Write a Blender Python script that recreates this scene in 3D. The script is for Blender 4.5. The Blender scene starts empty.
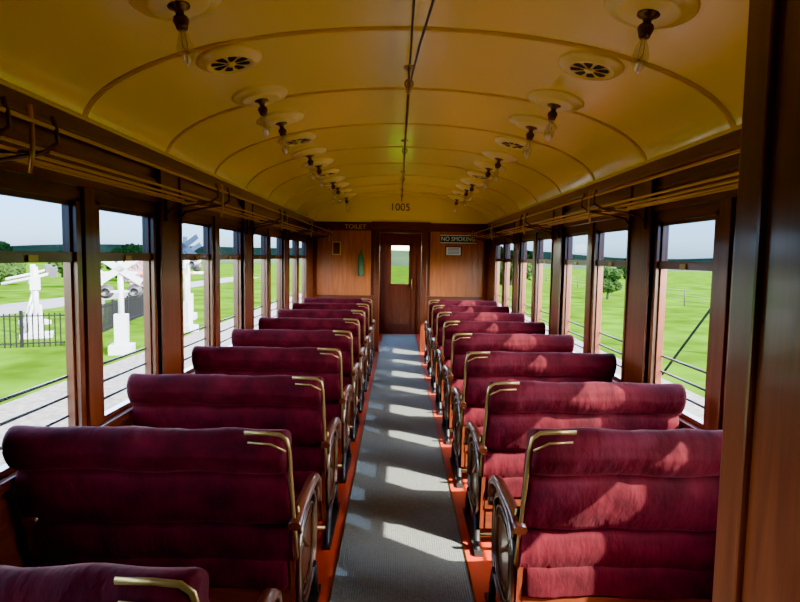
import bpy, bmesh, math, random
from mathutils import Vector, Matrix, noise
random.seed(4)
scene = bpy.context.scene
COL = scene.collection

# ------------------------------------------------------------------ materials
def new_mat(name):
    m = bpy.data.materials.new(name); m.use_nodes = True
    nt = m.node_tree
    return m, nt, nt.nodes['Principled BSDF']

def simple(name, col, rough=0.5, metal=0.0, coat=0.0, spec=0.5, var=0.0, vscale=8.0, bump=0.0, bscale=60.0):
    m, nt, b = new_mat(name)
    b.inputs['Base Color'].default_value = (*col, 1)
    b.inputs['Roughness'].default_value = rough
    b.inputs['Metallic'].default_value = metal
    b.inputs['Coat Weight'].default_value = coat
    b.inputs['Coat Roughness'].default_value = 0.12
    b.inputs['Specular IOR Level'].default_value = spec
    tc = nt.nodes.new('ShaderNodeTexCoord')
    if var > 0:
        n = nt.nodes.new('ShaderNodeTexNoise'); n.inputs['Scale'].default_value = vscale
        n.inputs['Detail'].default_value = 5
        r = nt.nodes.new('ShaderNodeValToRGB')
        r.color_ramp.elements[0].position = 0.3; r.color_ramp.elements[1].position = 0.7
        r.color_ramp.elements[0].color = (*[c*(1-var) for c in col], 1)
        r.color_ramp.elements[1].color = (*[min(1, c*(1+var)) for c in col], 1)
        nt.links.new(tc.outputs['Object'], n.inputs['Vector'])
        nt.links.new(n.outputs['Fac'], r.inputs['Fac'])
        nt.links.new(r.outputs['Color'], b.inputs['Base Color'])
    if bump > 0:
        n2 = nt.nodes.new('ShaderNodeTexNoise'); n2.inputs['Scale'].default_value = bscale
        n2.inputs['Detail'].default_value = 4
        bp = nt.nodes.new('ShaderNodeBump'); bp.inputs['Strength'].default_value = bump
        bp.inputs['Distance'].default_value = 0.01
        nt.links.new(tc.outputs['Object'], n2.inputs['Vector'])
        nt.links.new(n2.outputs['Fac'], bp.inputs['Height'])
        nt.links.new(bp.outputs['Normal'], b.inputs['Normal'])
    return m

def wood(name, c1, c2, scale, rough=0.3, coat=0.5):
    m, nt, b = new_mat(name)
    tc = nt.nodes.new('ShaderNodeTexCoord')
    mp = nt.nodes.new('ShaderNodeMapping'); mp.inputs['Scale'].default_value = scale
    n = nt.nodes.new('ShaderNodeTexNoise'); n.inputs['Scale'].default_value = 2.2
    n.inputs['Detail'].default_value = 7; n.inputs['Roughness'].default_value = 0.6
    n.inputs['Distortion'].default_value = 0.6
    r = nt.nodes.new('ShaderNodeValToRGB')
    r.color_ramp.elements[0].position = 0.32; r.color_ramp.elements[1].position = 0.68
    r.color_ramp.elements[0].color = (*c1, 1); r.color_ramp.elements[1].color = (*c2, 1)
    nt.links.new(tc.outputs['Object'], mp.inputs['Vector'])
    nt.links.new(mp.outputs['Vector'], n.inputs['Vector'])
    nt.links.new(n.outputs['Fac'], r.inputs['Fac'])
    nt.links.new(r.outputs['Color'], b.inputs['Base Color'])
    b.inputs['Roughness'].default_value = rough
    b.inputs['Coat Weight'].default_value = coat
    b.inputs['Coat Roughness'].default_value = 0.12
    return m

M_wood_v = wood('mahogany_vertical', (0.082, 0.0165, 0.006), (0.165, 0.036, 0.012), (14, 14, 1.0))
M_wood_h = wood('mahogany_long', (0.078, 0.0155, 0.006), (0.15, 0.032, 0.011), (14, 1.0, 14))
M_wood_x = wood('mahogany_cross', (0.082, 0.0165, 0.006), (0.165, 0.036, 0.012), (1.0, 14, 14))
M_board = wood('matchboard', (0.34, 0.085, 0.018), (0.52, 0.15, 0.034), (10, 10, 0.9))
M_ceil = simple('ceiling_yellow', (0.985, 0.655, 0.075), 0.25, coat=0.45, var=0.015, vscale=1.5, bump=0.05, bscale=3)
M_rib = simple('rib_yellow', (0.80, 0.44, 0.04), 0.3, coat=0.3)
M_cream = simple('cream_yellow', (0.97, 0.66, 0.11), 0.35, coat=0.2)
M_black = simple('slot_black', (0.012, 0.01, 0.008), 0.6)
M_brass = simple('aged_brass', (0.42, 0.25, 0.08), 0.32, metal=1.0)
M_rack = simple('rack_brass', (0.50, 0.28, 0.10), 0.35, metal=0.85)
M_darkbrass = simple('dark_brass', (0.16, 0.085, 0.03), 0.35, metal=0.9)
M_steel = simple('worn_steel', (0.24, 0.17, 0.13), 0.3, metal=1.0)
M_iron = simple('black_iron', (0.02, 0.018, 0.017), 0.45)
M_fence = simple('fence_black', (0.008, 0.008, 0.008), 0.9, spec=0.05)
M_trim = simple('cream_brass_trim', (0.36, 0.235, 0.075), 0.35, metal=0.7)
M_red = simple('floor_red_paint', (0.48, 0.045, 0.014), 0.42, var=0.12, vscale=6)
M_green = simple('green_enamel', (0.03, 0.12, 0.05), 0.4)
M_white = simple('white_paint', (0.28, 0.28, 0.275), 0.45)
M_paper = simple('paper', (0.85, 0.85, 0.82), 0.7)
M_signw = simple('sign_white', (0.8, 0.8, 0.78), 0.5)
M_signg = simple('sign_dark', (0.02, 0.05, 0.045), 0.4)
M_gold = simple('gold_lettering', (0.62, 0.42, 0.14), 0.4, metal=0.4)
M_letter = simple('dark_lettering', (0.08, 0.035, 0.01), 0.5)
M_redp = simple('red_paint', (0.35, 0.06, 0.05), 0.4)
M_conc = simple('concrete', (0.10, 0.09, 0.085), 0.85, var=0.12, vscale=1.5)
M_ballast = simple('ballast', (0.12, 0.095, 0.07), 0.9, var=0.5, vscale=9, bump=0.6, bscale=18)
M_fieldg = simple('field_grass', (0.034, 0.076, 0.002), 0.95, var=0.45, vscale=0.6, spec=0.0)
M_leaf = simple('foliage', (0.013, 0.030, 0.004), 0.8, var=0.5, vscale=3, spec=0.05)
M_bloom = simple('blossom', (0.17, 0.10, 0.11), 0.8, var=0.3, vscale=6, spec=0.1)
M_bark = simple('bark', (0.03, 0.023, 0.016), 0.9)
M_hill = simple('hill', (0.030, 0.050, 0.022), 0.95, var=0.3, vscale=0.05, spec=0.0)

# ribbed runner
M_run, nt, b = new_mat('runner_ribbed')
tc = nt.nodes.new('ShaderNodeTexCoord')
wv = nt.nodes.new('ShaderNodeTexWave'); wv.bands_direction = 'X'; wv.inputs['Scale'].default_value = 26
nz = nt.nodes.new('ShaderNodeTexNoise'); nz.inputs['Scale'].default_value = 70; nz.inputs['Detail'].default_value = 5
r = nt.nodes.new('ShaderNodeValToRGB')
r.color_ramp.elements[0].color = (.115, .130, .118, 1); r.color_ramp.elements[1].color = (.175, .195, .175, 1)
r.color_ramp.elements[0].position = .3; r.color_ramp.elements[1].position = .7
bp = nt.nodes.new('ShaderNodeBump'); bp.inputs['Strength'].default_value = .35; bp.inputs['Distance'].default_value = .004
nt.links.new(tc.outputs['Object'], wv.inputs['Vector']); nt.links.new(tc.outputs['Object'], nz.inputs['Vector'])
nt.links.new(nz.outputs['Fac'], r.inputs['Fac']); nt.links.new(r.outputs['Color'], b.inputs['Base Color'])
nt.links.new(wv.outputs['Fac'], bp.inputs['Height']); nt.links.new(bp.outputs['Normal'], b.inputs['Normal'])
b.inputs['Roughness'].default_value = .55

# velvet
M_velvet, nt, b = new_mat('maroon_velvet')
tc = nt.nodes.new('ShaderNodeTexCoord')
n = nt.nodes.new('ShaderNodeTexNoise'); n.inputs['Scale'].default_value = 9; n.inputs['Detail'].default_value = 6
r = nt.nodes.new('ShaderNodeValToRGB')
r.color_ramp.elements[0].color = (0.032, 0.0023, 0.0045, 1); r.color_ramp.elements[1].color = (0.088, 0.0060, 0.0115, 1)
r.color_ramp.elements[0].position = .3; r.color_ramp.elements[1].position = .7
nt.links.new(tc.outputs['Object'], n.inputs['Vector']); nt.links.new(n.outputs['Fac'], r.inputs['Fac'])
nt.links.new(r.outputs['Color'], b.inputs['Base Color'])
mp = nt.nodes.new('ShaderNodeMapping'); mp.inputs['Scale'].default_value = (9, 3, 4)
n2 = nt.nodes.new('ShaderNodeTexNoise'); n2.inputs['Scale'].default_value = 1.6; n2.inputs['Detail'].default_value = 4
bp = nt.nodes.new('ShaderNodeBump'); bp.inputs['Strength'].default_value = .45; bp.inputs['Distance'].default_value = .03
nt.links.new(tc.outputs['Object'], mp.inputs['Vector']); nt.links.new(mp.outputs['Vector'], n2.inputs['Vector'])
nt.links.new(n2.outputs['Fac'], bp.inputs['Height']); nt.links.new(bp.outputs['Normal'], b.inputs['Normal'])
b.inputs['Roughness'].default_value = 0.85
b.inputs['Specular IOR Level'].default_value = 0.12
b.inputs['Sheen Weight'].default_value = 0.13
b.inputs['Sheen Roughness'].default_value = 0.4
b.inputs['Sheen Tint'].default_value = (0.8, 0.16, 0.22, 1)

def glass_mat(name, tint, gl):
    m = bpy.data.materials.new(name); m.use_nodes = True
    nt = m.node_tree; nt.nodes.remove(nt.nodes['Principled BSDF'])
    out = nt.nodes['Material Output']
    t = nt.nodes.new('ShaderNodeBsdfTransparent'); t.inputs['Color'].default_value = (*tint, 1)
    g = nt.nodes.new('ShaderNodeBsdfGlossy'); g.inputs['Roughness'].default_value = 0.03
    mx = nt.nodes.new('ShaderNodeMixShader'); mx.inputs['Fac'].default_value = gl
    nt.links.new(t.outputs[0], mx.inputs[1]); nt.links.new(g.outputs[0], mx.inputs[2])
    nt.links.new(mx.outputs[0], out.inputs['Surface'])
    return m
M_glass = glass_mat('tinted_glass', (0.062, 0.098, 0.175), 0.03)
M_clear = glass_mat('clear_glass', (0.6, 0.62, 0.62), 0.05)
M_bulb = glass_mat('bulb_glass', (0.92, 0.90, 0.84), 0.22)

# ------------------------------------------------------------------ builder
class B:
    def __init__(s):
        s.bm = bmesh.new(); s.mats = []
    def mi(s, m):
        if m not in s.mats: s.mats.append(m)
        return s.mats.index(m)
    def box(s, x0, x1, y0, y1, z0, z1, m):
        if x0 > x1: x0, x1 = x1, x0
        if y0 > y1: y0, y1 = y1, y0
        v = [s.bm.verts.new(p) for p in ((x0,y0,z0),(x1,y0,z0),(x1,y1,z0),(x0,y1,z0),(x0,y0,z1),(x1,y0,z1),(x1,y1,z1),(x0,y1,z1))]
        k = s.mi(m)
        for f in ((0,3,2,1),(4,5,6,7),(0,1,5,4),(1,2,6,5),(2,3,7,6),(3,0,4,7)):
            s.bm.faces.new([v[i] for i in f]).material_index = k
    def grid(s, rows, m, closed=False, caps=False, smooth=True):
        k = s.mi(m)
        vr = [[s.bm.verts.new(p) for p in r] for r in rows]
        nn = len(rows[0])
        for i in range(len(vr)-1):
            for j in range(nn if closed else nn-1):
                a = vr[i][j]; bb = vr[i][(j+1) % nn]; c = vr[i+1][(j+1) % nn]; d = vr[i+1][j]
                f = s.bm.faces.new((a, bb, c, d)); f.material_index = k; f.smooth = smooth
        if caps:
            for e in (vr[0], vr[-1]):
                try:
                    f = s.bm.faces.new(e); f.material_index = k
                except ValueError: pass
    def tube(s, pts, r, m, seg=8, ry=None, closed=False):
        pts = [Vector(p) for p in pts]; rows = []
        n = len(pts); up = None
        for i, p in enumerate(pts):
            if closed: t = pts[(i+1) % n]-pts[i-1]
            else: t = pts[min(i+1, n-1)]-pts[max(i-1, 0)]
            t.normalize()
            if up is None:
                up = Vector((0, 0, 1)) if abs(t.z) < .9 else Vector((1, 0, 0))
            sd = t.cross(up)
            if sd.length < 1e-4: sd = t.cross(Vector((0, 1, 0)))
            sd.normalize(); up = sd.cross(t).normalized()
            rows.append([p+sd*math.cos(a)*r+up*math.sin(a)*(ry or r) for a in [2*math.pi*q/seg for q in range(seg)]])
        if closed: rows.append(rows[0])
        s.grid(rows, m, closed=True, caps=not closed)
    def lathe(s, prof, mat4, m, seg=24):
        rows = [[mat4 @ Vector((max(rr, 1e-4)*math.cos(a), max(rr, 1e-4)*math.sin(a), h)) for a in [2*math.pi*q/seg for q in range(seg)]] for rr, h in prof]
        s.grid(rows, m, closed=True)
    def prism(s, pts, y0, y1, m):  # pts in xz
        k = s.mi(m)
        a = [s.bm.verts.new((x, y0, z)) for x, z in pts]; c = [s.bm.verts.new((x, y1, z)) for x, z in pts]
        s.bm.faces.new(a).material_index = k; s.bm.faces.new(c[::-1]).material_index = k
        n = len(pts)
        for i in range(n):
            s.bm.faces.new((a[i], c[i], c[(i+1) % n], a[(i+1) % n])).material_index = k
    def obj(s, name, bevel=0.0, parent=None, loc=None):
        bmesh.ops.recalc_face_normals(s.bm, faces=s.bm.faces)
        me = bpy.data.meshes.new(name); s.bm.to_mesh(me); s.bm.free()
        for m in s.mats: me.materials.append(m)
        o = bpy.data.objects.new(name, me); COL.objects.link(o)
        if bevel:
            md = o.modifiers.new('bevel', 'BEVEL'); md.width = bevel; md.segments = 2; md.limit_method = 'ANGLE'
        if parent: o.parent = parent
        if loc: o.location = loc
        return o

HW = 1.475; SPR = 2.17; RISE = 0.45
Y0 = -1.8; Y1 = 9.4
def zc(x):
    return SPR+RISE*math.sqrt(max(0, 1-(x/HW)**2))

# ------------------------------------------------------------------ shell
def ang_pts(n=48, r=1.0, lo=0.0):
    return [(-HW*math.cos(math.pi*i/n), SPR+RISE*math.sin(math.pi*i/n)) for i in range(n+1)]
b = B()
prof = ang_pts(64)
ys = [Y0-.05+(Y1-Y0+.12)*i/20 for i in range(21)]
b.grid([[(x, y, z) for x, z in prof] for y in ys], M_ceil)
b.grid([[(x*1.05, y, z+0.07) for x, z in prof] for y in (Y0-.05, Y1+.12)], M_iron)
ceil = b.obj('ceiling')

b = B()
RIBS = [2.59+0.9*i for i in range(-4, 8)]
for yr in RIBS:
    for dy, rr in ((-0.015, 0.004), (0.015, 0.004), (0, 0.006)):
        b.tube([(x*0.999, yr+dy, z-0.002) for x, z in prof], rr, M_rib, seg=6)
b.obj('trim_ceiling_ribs')

b = B()
for s in (-1, 1):
    b.box(s*(HW-0.035), s*(HW+0.02), Y0, Y1, SPR-0.055, SPR+0.012, M_wood_h)
    b.tube([(s*(HW-0.02), Y0, SPR+0.022), (s*(HW-0.02), Y1, SPR+0.022)], 0.014, M_rib)
    b.tube([(s*(HW-0.035), Y0, SPR-0.065), (s*(HW-0.035), Y1, SPR-0.065)], 0.012, M_wood_h)
b.obj('trim_cornice', bevel=0.006)

b = B()
b.box(-HW-.1, HW+.1, Y0, 12.0, -0.12, 0, M_red)
b.obj('floor')
b = B()
b.box(-0.335, 0.335, Y0+.05, 11.5, 0.0, 0.006, M_run)
for s in (-1, 1):
    b.box(s*0.335, s*0.345, Y0+.05, Y1, 0.0, 0.009, M_darkbrass)
b.obj('aisle_runner')

# window layout
WINS = []
base = 1.90-1.8*2
while base < 9.3:
    for o in (0, 0.78):
        a, c = base+o, base+o+0.60
        if a > Y0+.1 and c < Y1-.05: WINS.append((a, c))
    base += 1.8
SILL, HEAD, RAIL = 0.78, 1.84, 1.59
TH = 0.06
for s, nm in ((-1, 'left'), (1, 'right')):
    b = B()
    xi, xo = s*HW, s*(HW+TH)
    b.box(xi, xo, Y0, Y1, 0, SILL, M_wood_h)
    b.box(xi, xo, Y0, Y1, HEAD, SPR+.02, M_wood_h)
    e = Y0
    for a, c in WINS+[(Y1, Y1)]:
        b.box(xi, xo, e, a, SILL, HEAD, M_wood_v)
        w = a-e
        if 0.3 < w < .6:      # broad pilaster board, raised
            b.box(s*(HW-0.025), xi, e+0.05, a-0.05, 0.02, SPR-.08, M_wood_v)
            b.box(s*(HW-0.035), xi, e+0.05, e+0.075, SILL, SPR-.08, M_wood_v)
            b.box(s*(HW-0.035), xi, a-0.075, a-0.05, SILL, SPR-.08, M_wood_v)
        elif w > 0.1:
            b.box(s*(HW-0.02), xi, e+0.045, a-0.045, SILL, HEAD+.05, M_wood_v)
        e = c
    b.box(s*(HW-0.035), xi, Y0, Y1, SILL-0.045, SILL-0.005, M_wood_h)
    b.box(s*(HW-0.02), xi, Y0, Y1, HEAD+0.05, HEAD+0.085, M_wood_h)
    b.box(s*(HW-0.018), xi, Y0, Y1, HEAD+0.17, HEAD+0.19, M_wood_h)
    b.obj('wall_'+nm, bevel=0.004)
    b = B(); b.box(s*(HW-.02), s*HW, Y0, Y1, 0.0, 0.12, M_wood_h); b.obj('baseboard_'+nm, bevel=.004)

wi = 1
for s in (-1, 1):
    for a, c in WINS:
        b = B()
        x0, x1 = s*(HW-0.010), s*(HW+0.008)
        b.box(x0, x1, a-0.03, a+0.008, SILL, HEAD, M_wood_v)
        b.box(x0, x1, c-0.008, c+0.03, SILL, HEAD, M_wood_v)
        b.box(x0, x1, a-0.03, c+0.03, HEAD-0.015, HEAD+0.03, M_wood_h)
        sx0, sx1 = s*(HW+0.012), s*(HW+0.04)
        b.box(sx0, sx1, a+0.0, a+0.028, SILL, HEAD, M_wood_v)
        b.box(sx0, sx1, c-0.024, c, SILL, HEAD, M_wood_v)
        b.box(sx0, sx1, a, c, HEAD-0.035, HEAD, M_wood_h)
        b.box(s*(HW+0.002), sx1, a, c, RAIL-0.035, RAIL+0.01, M_wood_h)
        b.box(s*(HW-0.0), sx1, a, c, SILL-0.01, SILL+0.02, M_wood_h)
        gx = s*(HW+0.03)
        k = b.mi(M_glass)
        f = b.bm.faces.new([b.bm.verts.new(p) for p in ((gx, a+.02, RAIL), (gx, c-.02, RAIL), (gx, c-.02, HEAD-.02), (gx, a+.02, HEAD-.02))]); f.material_index = k
        for zz in (0.86, 0.95, 1.04):
            b.tube([(s*(HW+0.052), a-0.01, zz), (s*(HW+0.052), c+0.01, zz)], 0.007, M_iron, seg=6)
        b.box(s*(HW-0.006), s*(HW+0.006), (a+c)/2-.03, (a+c)/2+.03, RAIL-0.03, RAIL-0.005, M_brass)
        b.obj('window_%d' % wi); wi += 1

# ------------------------------------------------------------------ end partition
PY = Y1
b = B()
DW = 0.35; DT = 2.0
b.box(-HW-.05, -DW-.07, PY+.02, PY+.06, 0, SPR, M_wood_v)
b.box(DW+.07, HW+.05, PY+.02, PY+.06, 0, SPR, M_wood_v)
x = -HW+.08
while x < HW-.1:
    if x+0.088 < -DW-.09 or x > DW+.09:
        b.box(x, x+0.086, PY, PY+.02, 0.95, SPR-.14, M_board)
    x += 0.09
for sx in (-1, 1):
    xa, xb = sx*(DW+.09), sx*HW
    b.box(xa, xb, PY-.012, PY+.02, SPR-.14, SPR, M_wood_x)
    b.box(xa, xb, PY-.012, PY+.02, 0.86, 0.95, M_wood_x)
    b.box(xa, xb, PY-.012, PY+.02, 0.0, 0.2, M_wood_x)
    for q in (0, 0.33, 0.66, 1.0):
        xm = xa+(xb-sx*.07-xa)*q
        b.box(xm, xm+sx*.07, PY-.010, PY+.02, 0.2, 0.86, M_wood_v)
    b.box(xb-sx*.08, xb, PY-.012, PY+.02, 0.95, SPR-.14, M_wood_v)
b.obj('wall_end', bevel=.003)
b = B()
b.prism([(-HW-.04, SPR)]+[(x*1.03, z+.03) for x, z in ang_pts(64)][1:-1]+[(HW+.04, SPR)], PY+.0, PY+.05, M_ceil)
b.obj('wall_end_tympanum')
b = B()
for sx in (-1, 1):
    b.box(sx*DW, sx*(DW+.09), PY-.03, PY+.08, 0, DT+.08, M_wood_v)
b.box(-DW-.12, DW+.12, PY-.035, PY+.08, DT+.06, DT+.15, M_wood_x)
b.box(-DW, DW, PY-.02, PY+.07, DT, DT+.07, M_wood_x)
b.box(-DW-.14, DW+.14, PY-.05, PY+.02, DT+.14, DT+.18, M_wood_x)
b.obj('trim_doorway', bevel=.004)

# vestibule beyond with end door; left side opening added to let daylight in
EY = 11.6
b = B()
b.box(.43, .47, PY+.055, EY-.002, 0, 2.15, M_wood_v)
xa, xb = -.43, -.47
b.box(xa, xb, PY+.055, 10.4, 0, 2.15, M_wood_v)
b.box(xa, xb, 10.4, 11.4, 0, .3, M_wood_v)
b.box(xa, xb, 10.4, 11.4, 1.9, 2.15, M_wood_v)
b.box(xa, xb, 11.4, EY-.002, 0, 2.15, M_wood_v)
b.obj('wall_vestibule')
b = B(); b.box(-.47, .47, PY+.05, EY+.1, 2.165, 2.2, M_cream); b.obj('ceiling_vestibule')
b = B()
b.box(-.47, -.20, EY, EY+.04, 0, 2.16, M_wood_v); b.box(.20, .47, EY, EY+.04, 0, 2.16, M_wood_v)
b.box(-.20, .20, EY, EY+.04, 0, 1.04, M_wood_v); b.box(-.20, .20, EY, EY+.04, 1.84, 2.16, M_wood_v)
b.box(-.33, -.30, EY-.02, EY, 0, 2.0, M_wood_v); b.box(.30, .33, EY-.02, EY, 0, 2.0, M_wood_v); b.box(-.33, .33, EY-.02, EY, 1.97, 2.03, M_wood_x)
b.box(-.22, .22, EY-.015, EY, 1.0, 1.05, M_wood_x); b.box(-.22, .22, EY-.015, EY, .15, .22, M_wood_x)
b.box(-.22, -.18, EY-.015, EY, .22, 1.88, M_wood_v); b.box(.18, .22, EY-.015, EY, .22, 1.88, M_wood_v); b.box(-.22, .22, EY-.015, EY, 1.83, 1.88, M_wood_x)
b.tube([(.25, EY-.03, .95), (.25, EY-.05, 1.0), (.25, EY-.05, 1.1), (.25, EY-.03, 1.15)], .01, M_brass)
k = b.mi(M_clear)
f = b.bm.faces.new([b.bm.verts.new(p) for p in ((-.2, EY+.02, 1.04), (.2, EY+.02, 1.04), (.2, EY+.02, 1.84), (-.2, EY+.02, 1.84))]); f.material_index = k
b.obj('door_1')

# near compartment wall (right foreground) and rear bulkhead
CX = 0.57
b = B()
b.box(CX, CX+.04, Y0, 0.96, 0, zc(CX)+.01, M_wood_v)
pts = [(CX, 0)]+[(HW, 0)]+[(CX+(HW-CX)*(1-i/10), zc(CX+(HW-CX)*(1-i/10))+.01) for i in range(0, 11)]
b.prism(pts, 0.96, 1.0, M_wood_v)
b.box(CX-.012, CX+.05, 0.94, 1.012, 0, zc(CX), M_wood_v)
b.obj('wall_compartment', bevel=.006)
b = B()
b.prism([(-HW-.05, 0), (HW+.05, 0)]+[(-x*1.02, z+.02) for x, z in ang_pts(30)], Y0-.05, Y0, M_wood_v)
b.obj('wall_rear')

# ------------------------------------------------------------------ signs
def text(name, body, size, loc, mat, parent=None, ext=0.002, sx=1.0):
    cu = bpy.data.curves.new(name, 'FONT'); cu.body = body; cu.size = size; cu.align_x = 'CENTER'; cu.align_y = 'CENTER'
    cu.extrude = ext; cu.materials.append(mat)
    o = bpy.data.objects.new(name, cu); COL.objects.link(o)
    o.rotation_euler = (math.pi/2, 0, 0); o.location = loc; o.scale = (sx, 1, 1)
    if parent: o.parent = parent
    return o
text('carriage_number_lettering', '1005', 0.17, (-.02, PY-.004, 2.42), M_letter, sx=1.0)
text('toilet_lettering', 'TOILET', 0.10, (-.76, PY-.016, 2.09), M_gold, sx=1.1)
b = B(); b.box(.66, 1.25, PY-.03, PY-.012, 1.85, 1.97, M_signg)
b.box(.65, 1.26, PY-.034, PY-.01, 1.843, 1.855, M_signw); b.box(.65, 1.26, PY-.034, PY-.01, 1.965, 1.977, M_signw)
sg = b.obj('no_smoking_sign')
text('sign_text', 'NO SMOKING', 0.10, (.955, PY-.032, 1.91), M_signw, parent=sg, sx=.9)
b = B(); b.box(.74, 1.02, PY-.018, PY-.001, 1.63, 1.79, M_wood_x); b.box(.76, 1.0, PY-.022, PY-.018, 1.645, 1.775, M_paper)
for i in range(5): b.box(.785, .975, PY-.0235, PY-.022, 1.755-i*.022, 1.762-i*.022, M_letter)
b.obj('framed_notice')
b = B(); b.box(-1.14, -1.0, PY-.02, PY-.001, 1.62, 1.84, M_gold); b.box(-1.125, -1.015, PY-.023, PY-.02, 1.635, 1.825, M_wood_x)
b.obj('brass_plaque')
b = B()
T = Matrix.Translation((-.66, PY-.06, 1.27))
b.lathe([(0, 0), (.045, 0), (.05, .02), (.05, .30), (.035, .36), (.015, .39), (.015, .43), (0, .43)], T, M_green, 16)
b.box(-.70, -.62, PY-.02, PY, 1.35, 1.38, M_darkbrass)
b.obj('fire_extinguisher')

# ------------------------------------------------------------------ ceiling fittings
def ceil_frame(x, y):
    z = zc(x); dz = -RISE*(x/HW**2)/math.sqrt(1-(x/HW)**2)
    tx = Vector((1, 0, dz)).normalized(); nrm = tx.cross(Vector((0, 1, 0))).normalized()
    if nrm.z > 0: nrm = -nrm
    ty = nrm.cross(tx)
    m = Matrix((tx, ty, nrm)).transposed().to_4x4(); m.translation = Vector((x, y, z))
    return m
LX = 0.865
lamps = [0.32, 2.12, 3.36, 3.92, 5.16, 5.72, 6.96, 7.52, 8.76]
vents = [0.94, 2.76, 4.56, 6.36, 8.16]
def lamp(x, y):
    b = B(); F = ceil_frame(x, y)
    b.lathe([(.165, -.005), (.165, .008), (.155, .018), (.12, .02), (.115, .032), (.10, .036), (.0, .036)], F, M_cream, 32)
    n = (F.to_3x3() @ Vector((0, 0, 1)))
    d = (n*0.7+Vector((0, -0.02, -1))*0.3).normalized()
    q = Vector((0, 0, 1)).rotation_difference(d).to_matrix().to_4x4(); q.translation = F.translation+n*0.03
    b.lathe([(.04, 0), (.04, .01), (.022, .016), (.015, .03), (.015, .04), (.026, .048), (.029, .06), (.022, .08), (.020, .09), (.0, .09)], q, M_darkbrass, 18)
    b.lathe([(.012, .09), (.014, .105), (.024, .13), (.031, .155), (.029, .18), (.017, .205), (.006, .218), (.0, .222)], q, M_bulb, 18)
    P = [q @ Vector(p) for p in ((.004, 0, .095), (.01, 0, .145), (0, .01, .175), (-.01, 0, .145), (-.004, 0, .095))]
    b.tube(P, .0012, M_darkbrass, 5)
    b.obj('ceiling_lamp')
def vent(x, y):
    b = B(); F = ceil_frame(x, y)
    b.lathe([(.155, -.005), (.155, .01), (.145, .02), (.125, .022), (.118, .034), (.105, .036), (.10, .026), (0, .026)], F, M_cream, 36)
    k = 8
    for i in range(k):
        a = 2*math.pi*(i+.5)/k
        def P(r, t, h): return F @ Vector((r*math.cos(a)-t*math.sin(a), r*math.sin(a)+t*math.cos(a), h))
        vs = [b.bm.verts.new(P(r, t, .0285)) for r, t in ((.026, -.004), (.055, -.017), (.086, -.021), (.092, 0), (.086, .021), (.055, .017), (.026, .004))]
        f = b.bm.faces.new(vs); f.material_index = b.mi(M_black)
    b.lathe([(.022, .026), (.022, .034), (.012, .04), (0, .04)], F, M_cream, 16)
    b.obj('ceiling_vent')
for s in (-1, 1):
    for y in lamps: lamp(s*LX, y)
    for y in vents: vent(s*LX, y)

# communication cord
b = B()
ZR = 2.53
b.tube([(0, 3.12, ZR-.01), (0, 5.5, ZR), (0, PY, ZR)], .008, M_darkbrass)
b.tube([(0, 3.1, ZR+.02), (.0, 1.0, ZR+.02), (0, Y0, ZR+.02)], .005, M_iron)
b.tube([(0.0, 3.1, ZR-.02), (.035, 2.55, ZR), (.075, 2.0, ZR-.01), (.15, 1.0, ZR-.02), (.2, 0.2, ZR)], .0055, M_iron)
for y in (3.1, 5.0, 6.8, 8.6):
    b.tube([(0, y, zc(0)), (0, y, ZR+.02)], .006, M_brass)
    b.tube([(0.022*math.cos(t), y, ZR+0.022*math.sin(t)) for t in [i*math.pi/6 for i in range(12)]], .005, M_brass, 6, closed=True)
    T = Matrix.Translation((0, y, zc(0)-.012)); b.lathe([(.03, .012), (.03, 0), (0, 0)], T, M_brass, 14)
b.lathe([(.0, -.03), (.012, -.03), (.016, 0), (.012, .03), (0, .03)], Matrix.Translation((0, 3.1, ZR-.02)), M_brass, 12)
b.obj('communication_cord')

# ------------------------------------------------------------------ luggage racks
for s, nm in ((-1, 'l'), (1, 'r')):
    b = B()
    ya = Y0+.1 if s < 0 else 1.1
    zr = 1.87+.05
    for xx, dz in ((1.40, 0), (1.325, -.005), (1.25, -.005), (1.175, 0)):
        b.tube([(s*xx, ya, zr+dz), (s*xx, Y1-.1, zr+dz)], .0060, M_rack, 6)
    b.tube([(s*1.13, ya, zr+.065), (s*1.13, Y1-.1, zr+.065)], .0070, M_rack, 8)
    yb = 3.49-1.8*2
    while yb < Y1:
        if yb > ya:
            for yy in (yb-.11, yb+.11):
                b.tube([(s*1.435, yy, zr-.10), (s*1.40, yy, zr-.055), (s*1.28, yy, zr-.03), (s*1.17, yy, zr-.012), (s*1.12, yy, zr+.02), (s*1.125, yy, zr+.07), (s*1.135, yy, zr+.10)], .007, M_darkbrass, 7)
                b.tube([(s*1.435, yy, zr+.015), (s*1.30, yy, zr-.008), (s*1.15, yy, zr-.008)], .006, M_darkbrass, 6)
                b.box(s*1.42, s*1.44, yy-.015, yy+.015, zr-.13, zr+.05, M_darkbrass)
            b.tube([(s*1.135, yb, zr+.11), (s*1.13, yb, zr+.06), (s*1.13, yb, zr-.02), (s*1.14, yb, zr-.09)], .007, M_rack, 6)
        yb += 0.9*2
    b.obj('luggage_rack')

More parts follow.
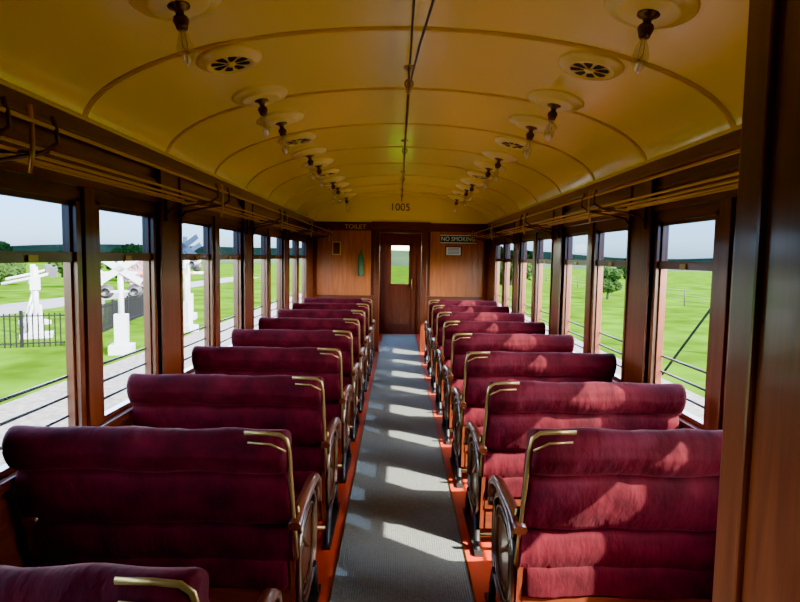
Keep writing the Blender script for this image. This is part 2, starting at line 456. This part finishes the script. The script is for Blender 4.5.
# ------------------------------------------------------------------ seats
def seat_mesh(s, tall=1.0):
    b = B()
    XA, XB = 0.425, 1.425
    def cushion(pr, x0, x1, m, sag=0.0):
        cy = sum(p[0] for p in pr)/len(pr); cz = sum(p[1] for p in pr)/len(pr)
        L = x1-x0; rows = []
        for u, sc in ((0, .62), (.004, .80), (.010, .91), (.020, .975), (.035, 1), *[(q*L, 1) for q in [i*.04 for i in range(2, 24)]], (L-.035, 1), (L-.020, .975), (L-.010, .91), (L-.004, .80), (L, .62)):
            row = []
            for y, z in pr:
                yy = cy+(y-cy)*sc; zz = cz+(z-cz)*(1-(1-sc)*.18)
                w = noise.noise(Vector((u*5.0+3, y*6, z*7)))*.010+noise.noise(Vector((u*17.0+3, y*9, z*14)))*.005
                row.append((s*(x0+u), yy+w, zz+w*.6))
            rows.append(row)
        b.grid(rows, m, closed=True, caps=True)
    By, Bz, Ty, Tz = .235, .38, .045, .955
    L = math.hypot(Ty-By, Tz-Bz); a = ((Ty-By)/L, (Tz-Bz)/L); nr = (-a[1], a[0])
    def P(t, n): return (By+a[0]*t+nr[0]*n, Bz+a[1]*t+nr[1]*n)
    pr = []
    seg = [(0, .215, .044), (.215, .455, .046), (.455, L+.08, .056)]
    for t0, t1, bl in seg:
        for i in range(14):
            q = i/14.0
            tt = t0+(t1-t0)*q
            if tt > L-.035: break
            pr.append(P(tt, .006+bl*(math.sin(math.pi*q)**.5 if q > 0 else 0)))
    R = .058
    for i in range(9):
        th = math.pi*i/8
        pr.append(P(L-.03+R*math.sin(th)*.9, R*math.cos(th)))
    for t1, t0, bl in ((L-.05, .40, .03), (.40, .2, .03), (.2, 0, .03)):
        for i in range(6):
            q = (i+.3)/6.0
            pr.append(P(t1+(t0-t1)*q, -(.025+bl*math.sin(math.pi*q)**.5)))
    cushion(pr, XA, XB, M_velvet)
    pc = []
    cx0, cx1, cz0, cz1 = .16, .67, .31, .455
    rad = .05
    for (cy, cz, st) in ((cx0+rad, cz1-rad, 90), (cx0+rad, cz0+.02, 180), (cx1-rad, cz0+.02, 270), (cx1-rad, cz1-rad, 0)):
        rr = rad if cz > .38 else .02
        for i in range(6):
            th = math.radians(st+90*i/5)
            pc.append((cy+rad*math.cos(th), cz+rr*math.sin(th)))
    cushion(pc, XA+.01, XB, M_velvet)
    b.box(s*(XA+.02), s*XB, .18, .64, .25, .312, M_wood_x)
    b.box(s*(XA+.03), s*XB, .20, .225, .13, .27, M_wood_x)
    b.box(s*(XA+.03), s*XB, .60, .625, .13, .27, M_wood_x)
    for xe, full in ((XA-.012, True), (XB-.03, False)):
        x = s*xe
        arm = [(.10, .60), (.2, .615), (.35, .612), (.5, .605), (.60, .59), (.655, .555), (.668, .50), (.655, .45)]
        b.tube([(x, y, z) for y, z in arm], .026, M_wood_h, 10, ry=.018)
        if full:
            def loop(sc, rad, m):
                out = []
                n = 32
                for i in range(n):
                    t = 2*math.pi*i/n
                    cx, sy = math.cos(t), math.sin(t)
                    out.append((x, .41+math.copysign(abs(cx)**.7, cx)*.215*sc, .36+math.copysign(abs(sy)**.7, sy)*.205*sc))
                b.tube(out, rad, m, 7, closed=True)
            loop(1.0, .011, M_steel); loop(.80, .006, M_steel); loop(.62, .004, M_darkbrass)
            k = b.mi(M_wood_v)
            out = [(.20, .13), (.64, .13), (.67, .30), (.665, .50), (.60, .59), (.30, .60), (.14, .60), (.17, .40)]
            f1 = [b.bm.verts.new((s*(xe+.010), y, z)) for y, z in out]; f2 = [b.bm.verts.new((s*(xe+.030), y, z)) for y, z in out]
            b.bm.faces.new(f1).material_index = k; b.bm.faces.new(f2[::-1]).material_index = k
            for i in range(8): b.bm.faces.new((f1[i], f2[i], f2[(i+1) % 8], f1[(i+1) % 8])).material_index = k
        b.tube([(x, .42, .36), (x, .30, .44), (x, .22, .52), (x, .15, .66)], .009, M_darkbrass, 6)
        b.tube([(x, .56, .20), (x, .60, .12), (x, .62, .03), (x, .66, .0)], .018, M_iron, 8)
        b.tube([(x, .28, .20), (x, .23, .12), (x, .21, .03), (x, .17, .0)], .018, M_iron, 8)
        b.box(x-.022, x+.022, .14, .69, 0, .02, M_iron)
    b.tube([(s*(XA-.01), .13, .13), (s*XB, .13, .13)], .013, M_brass, 8)
    hp = [(s*(XA+.15), *P(L+.026, .012)), (s*(XA+.08), *P(L+.027, .014)), (s*(XA+.025), *P(L+.023, .016)), (s*(XA+.002), *P(L+.008, .022)), (s*(XA-.006), *P(L-.04, .028)),
          (s*(XA-.006), *P(L-.2, .03)), (s*(XA-.006), *P(L-.4, .03)), (s*(XA-.006), *P(.02, .025))]
    b.tube(hp, .0055, M_trim, 8, ry=.008)
    hp2 = [(s*(XA+.13), *P(L+.012, .048)), (s*(XA+.05), *P(L+.010, .053)), (s*(XA+.0), *P(L-.02, .052))]
    b.tube(hp2, .0035, M_trim, 6)
    o = b.obj('coach_bench')
    return o
for s, y0, ks in ((-1, 1.90, range(-2, 8)), (1, 1.85, range(0, 8))):
    ref = seat_mesh(s)
    first = True
    for k in ks:
        if first: o = ref; first = False
        else:
            o = bpy.data.objects.new('coach_bench', ref.data); COL.objects.link(o)
        o.location = (0, y0+.9*k, 0.0)
        if s > 0 and k == 0: o.scale = (1, 1, 1.035)

# ------------------------------------------------------------------ outside
GZ = -1.2
def quad(name, x0, x1, y0, y1, z, m, n=1):
    b = B(); b.box(x0, x1, y0, y1, z-.3, z, m); return b.obj(name)
quad('ground_lawn', -260, 260, -60, 320, GZ, M_fieldg)
quad('gravel_bed_left', -7.2, -1.7, -20, 60, GZ+.012, M_ballast)
quad('gravel_bed_right', 1.7, 6.3, -20, 60, GZ+.012, M_ballast)
quad('concrete_path', -20.5, -17.2, -20, 70, GZ+.02, M_conc)

def fence(x0, x1, y0, y1):
    b = B(); L = math.hypot(x1-x0, y1-y0); n = int(L/.14)
    for i in range(n+1):
        q = i/n; x = x0+(x1-x0)*q; y = y0+(y1-y0)*q
        r = .035 if i % 14 == 0 else .014
        b.box(x-r, x+r, y-r, y+r, GZ, GZ+(1.08 if i % 14 == 0 else 1.0), M_fence)
    for z in (.12, .92):
        b.tube([(x0, y0, GZ+z), (x1, y1, GZ+z)], .022, M_fence, 6)
    b.obj('iron_fence')
fence(-16.4, -9.9, 14.0, 16.6); fence(-9.8, -12.0, 16.8, 28)

def crossing_signal(x, y, h=3.0, rot=0):
    b = B()
    b.box(-.3, .3, -.3, .3, 0, .25, M_white)
    b.tube([(0, 0, .2), (0, 0, h)], .075, M_white, 12)
    b.box(-.17, .17, -.14, .14, .25, 1.1, M_white)
    for a in (.6, -.6):
        d = Vector((math.cos(a), 0, math.sin(a)))*.65; nn = Vector((-math.sin(a), 0, math.cos(a)))*.09
        c = Vector((0, -.1, h-.35))
        k = b.mi(M_white)
        vs = []
        for yy in (-.012, .012):
            vs.append([b.bm.verts.new(c+p+Vector((0, yy, 0))) for p in (d+nn, d-nn, -d-nn, -d+nn)])
        b.bm.faces.new(vs[0]).material_index = k; b.bm.faces.new(vs[1][::-1]).material_index = k
    b.box(-.45, .45, -.06, -.02, h-1.0, h-.94, M_white)
    for sx in (-1, 1):
        T = Matrix.Translation((sx*.36, -.02, h-.97)) @ Matrix.Rotation(math.pi/2, 4, 'X')
        b.lathe([(0, 0), (.2, 0), (.2, .02), (.12, .03), (.12, .18), (.1, .18), (.1, .06), (0, .06)], T, M_iron, 20)
    o = b.obj('crossing_signal'); o.location = (x, y, GZ); o.rotation_euler[2] = rot
def signal_stand(x, y, rot=0):
    b = B()
    b.box(-.45, .45, -.35, .35, 0, .15, M_white)
    b.box(-.2, .2, -.2, .2, .15, .75, M_white)
    b.tube([(0, 0, .1), (0, 0, 2.3)], .09, M_white, 10)
    b.tube([(-.35, 0, .15), (0, 0, 1.3)], .05, M_white, 8)
    b.tube([(-.9, 0, 1.75), (.0, 0, 1.95), (.5, 0, 2.1)], .05, M_white, 8)
    b.box(-.14, .14, -.12, .12, 1.55, 1.95, M_white)
    b.box(.4, .62, -.12, .12, 1.95, 2.3, M_iron)
    o = b.obj('signal_winch_stand'); o.location = (x, y, GZ); o.rotation_euler[2] = rot
signal_stand(-11.8, 18.2, .5); signal_stand(-14.0, 21.5, .9)
crossing_signal(-7.7, 15.5, 2.7, .3); crossing_signal(-9.0, 24, 3.2, .2); crossing_signal(-7.6, 20.0, 3.4, -.2)
b = B()
b.box(-.3, .3, -.3, .3, 0, .9, M_conc)
b.box(-.25, .25, -.25, .25, .9, 2.0, M_white)
for i in range(10):
    b.box(.2+i*.5, .7+i*.5, -.05, .05, 1.82, 1.94, M_redp if i % 2 else M_white)
b.box(-.9, -.2, -.09, .09, 1.78, 1.98, M_iron)
o = b.obj('boom_barrier'); o.location = (-13.5, 25, GZ); o.rotation_euler = (0, 0, .6)

def blob_tree(name, x, y, h, w, leaf, trunk=True, z=GZ):
    b = B()
    if trunk: b.tube([(0, 0, 0), (.05, 0, h*.3), (0, .05, h*.6)], .09*w/2, M_bark, 8)
    for i in range(14):
        a = random.uniform(0, 6.28); rr = random.uniform(0, .38)*w
        c = Vector((rr*math.cos(a), rr*math.sin(a), h*(.40+.42*random.random())))
        R = w*random.uniform(.13, .25)
        r = bmesh.ops.create_icosphere(b.bm, subdivisions=4, radius=1.0, matrix=Matrix.Translation(c) @ Matrix.Scale(R, 4))
        k = b.mi(leaf)
        for v in r['verts']:
            d = (v.co-c).normalized()
            v.co += d*R*(.35*noise.noise(v.co*2.2/R*.6)+.35*noise.noise(v.co*5/R)+.2*noise.noise(v.co*12/R))
            for f in v.link_faces: f.material_index = k
    o = b.obj(name); o.location = (x, y, z)
for x, y, h, w in ((-24, 32, 4.5, 4), (-29, 22, 4, 4), (-33, 34, 5, 5), (-25, 44, 4, 4), (-38, 24, 5, 6), (-27, 57, 4.5, 5), (-34, 46, 5, 6), (-48, 38, 6, 7)):
    blob_tree('tree', x, y, h*.68, w, M_leaf)
for x, y in ((-14.2, 31), (-23, 26.5), (-24, 20)):
    blob_tree('blossom_tree', x, y, 2.9, 2.2, M_bloom)
for x, y, h, w in ((15.0, 40, 2.9, 2.0), (36, 85, 3.4, 6), (20, 90, 4.5, 7), (12, 60, 4, 5), (12, 75, 5, 6)):
    blob_tree('tree', x, y, h*.8, w, M_leaf)
b = B()
R = 230
rows = []
for j in range(6):
    rows.append([(math.cos(a)*(R-60*(1-j/5)), math.sin(a)*(R-60*(1-j/5)), GZ-.5+(math.sin(j/5*math.pi/2))*(6+4*noise.noise(Vector((math.cos(a)*4, math.sin(a)*4, 0))))) for a in [math.pi*2*i/120 for i in range(121)]])
b.grid(rows, M_hill)
b.obj('distant_hills')
b = B()
b.tube([(0, 0, 0), (0, 0, 9)], .14, M_bark, 10); b.box(-1, 1, -.05, .05, 8.2, 8.35, M_bark)
b.tube([(0, 0, 8.4), (-6.3, -1.0, 0)], .03, M_fence, 6)
o = b.obj('utility_pole'); o.location = (12.8, 14.6, GZ)
b = B()
for i in range(30):
    b.tube([(18, -10+i*3, GZ), (18, -10+i*3, GZ+1.1)], .04, M_bark, 6)
for z in (.4, .7, 1.0): b.tube([(18, -10, GZ+z), (18, 80, GZ+z)], .008, M_iron, 4)
b.obj('wire_fence')

# ------------------------------------------------------------------ light
w = bpy.data.worlds.new('sky'); scene.world = w; w.use_nodes = True
nt = w.node_tree; bg = nt.nodes['Background']
sk = nt.nodes.new('ShaderNodeTexSky'); sk.sky_type = 'NISHITA'; sk.sun_disc = False
d = Vector((-1.0, 0.72, -.96)).normalized()
sk.sun_elevation = math.asin(-d.z); sk.sun_rotation = math.atan2(-d.x, -d.y)
sk.air_density = 1.0; sk.dust_density = 1.0; sk.ozone_density = 1.5
nt.links.new(sk.outputs[0], bg.inputs['Color']); bg.inputs['Strength'].default_value = 2.2
su = bpy.data.lights.new('sun', 'SUN'); su.energy = 19.0; su.angle = math.radians(.55); su.color = (1, .92, .80)
so = bpy.data.objects.new('sun', su); COL.objects.link(so)
so.rotation_euler = d.to_track_quat('-Z', 'Y').to_euler(); so.location = (20, -20, 25)

scene.view_settings.view_transform = 'AgX'
try: scene.view_settings.look = 'AgX - Punchy'
except Exception: pass
scene.view_settings.exposure = 1.75

# ------------------------------------------------------------------ camera
cam = bpy.data.cameras.new('camera'); cam.sensor_width = 36; cam.lens = 36*560/800; cam.clip_start = .05; cam.clip_end = 1000
co = bpy.data.objects.new('camera', cam); COL.objects.link(co)
R = Matrix.Rotation(math.radians(-.28), 4, 'Z') @ Matrix.Rotation(math.radians(90-4.49), 4, 'X') @ Matrix.Rotation(math.radians(.9), 4, 'Z')
co.matrix_world = Matrix.Translation((-.045, 0, 1.6)) @ R
scene.camera = co
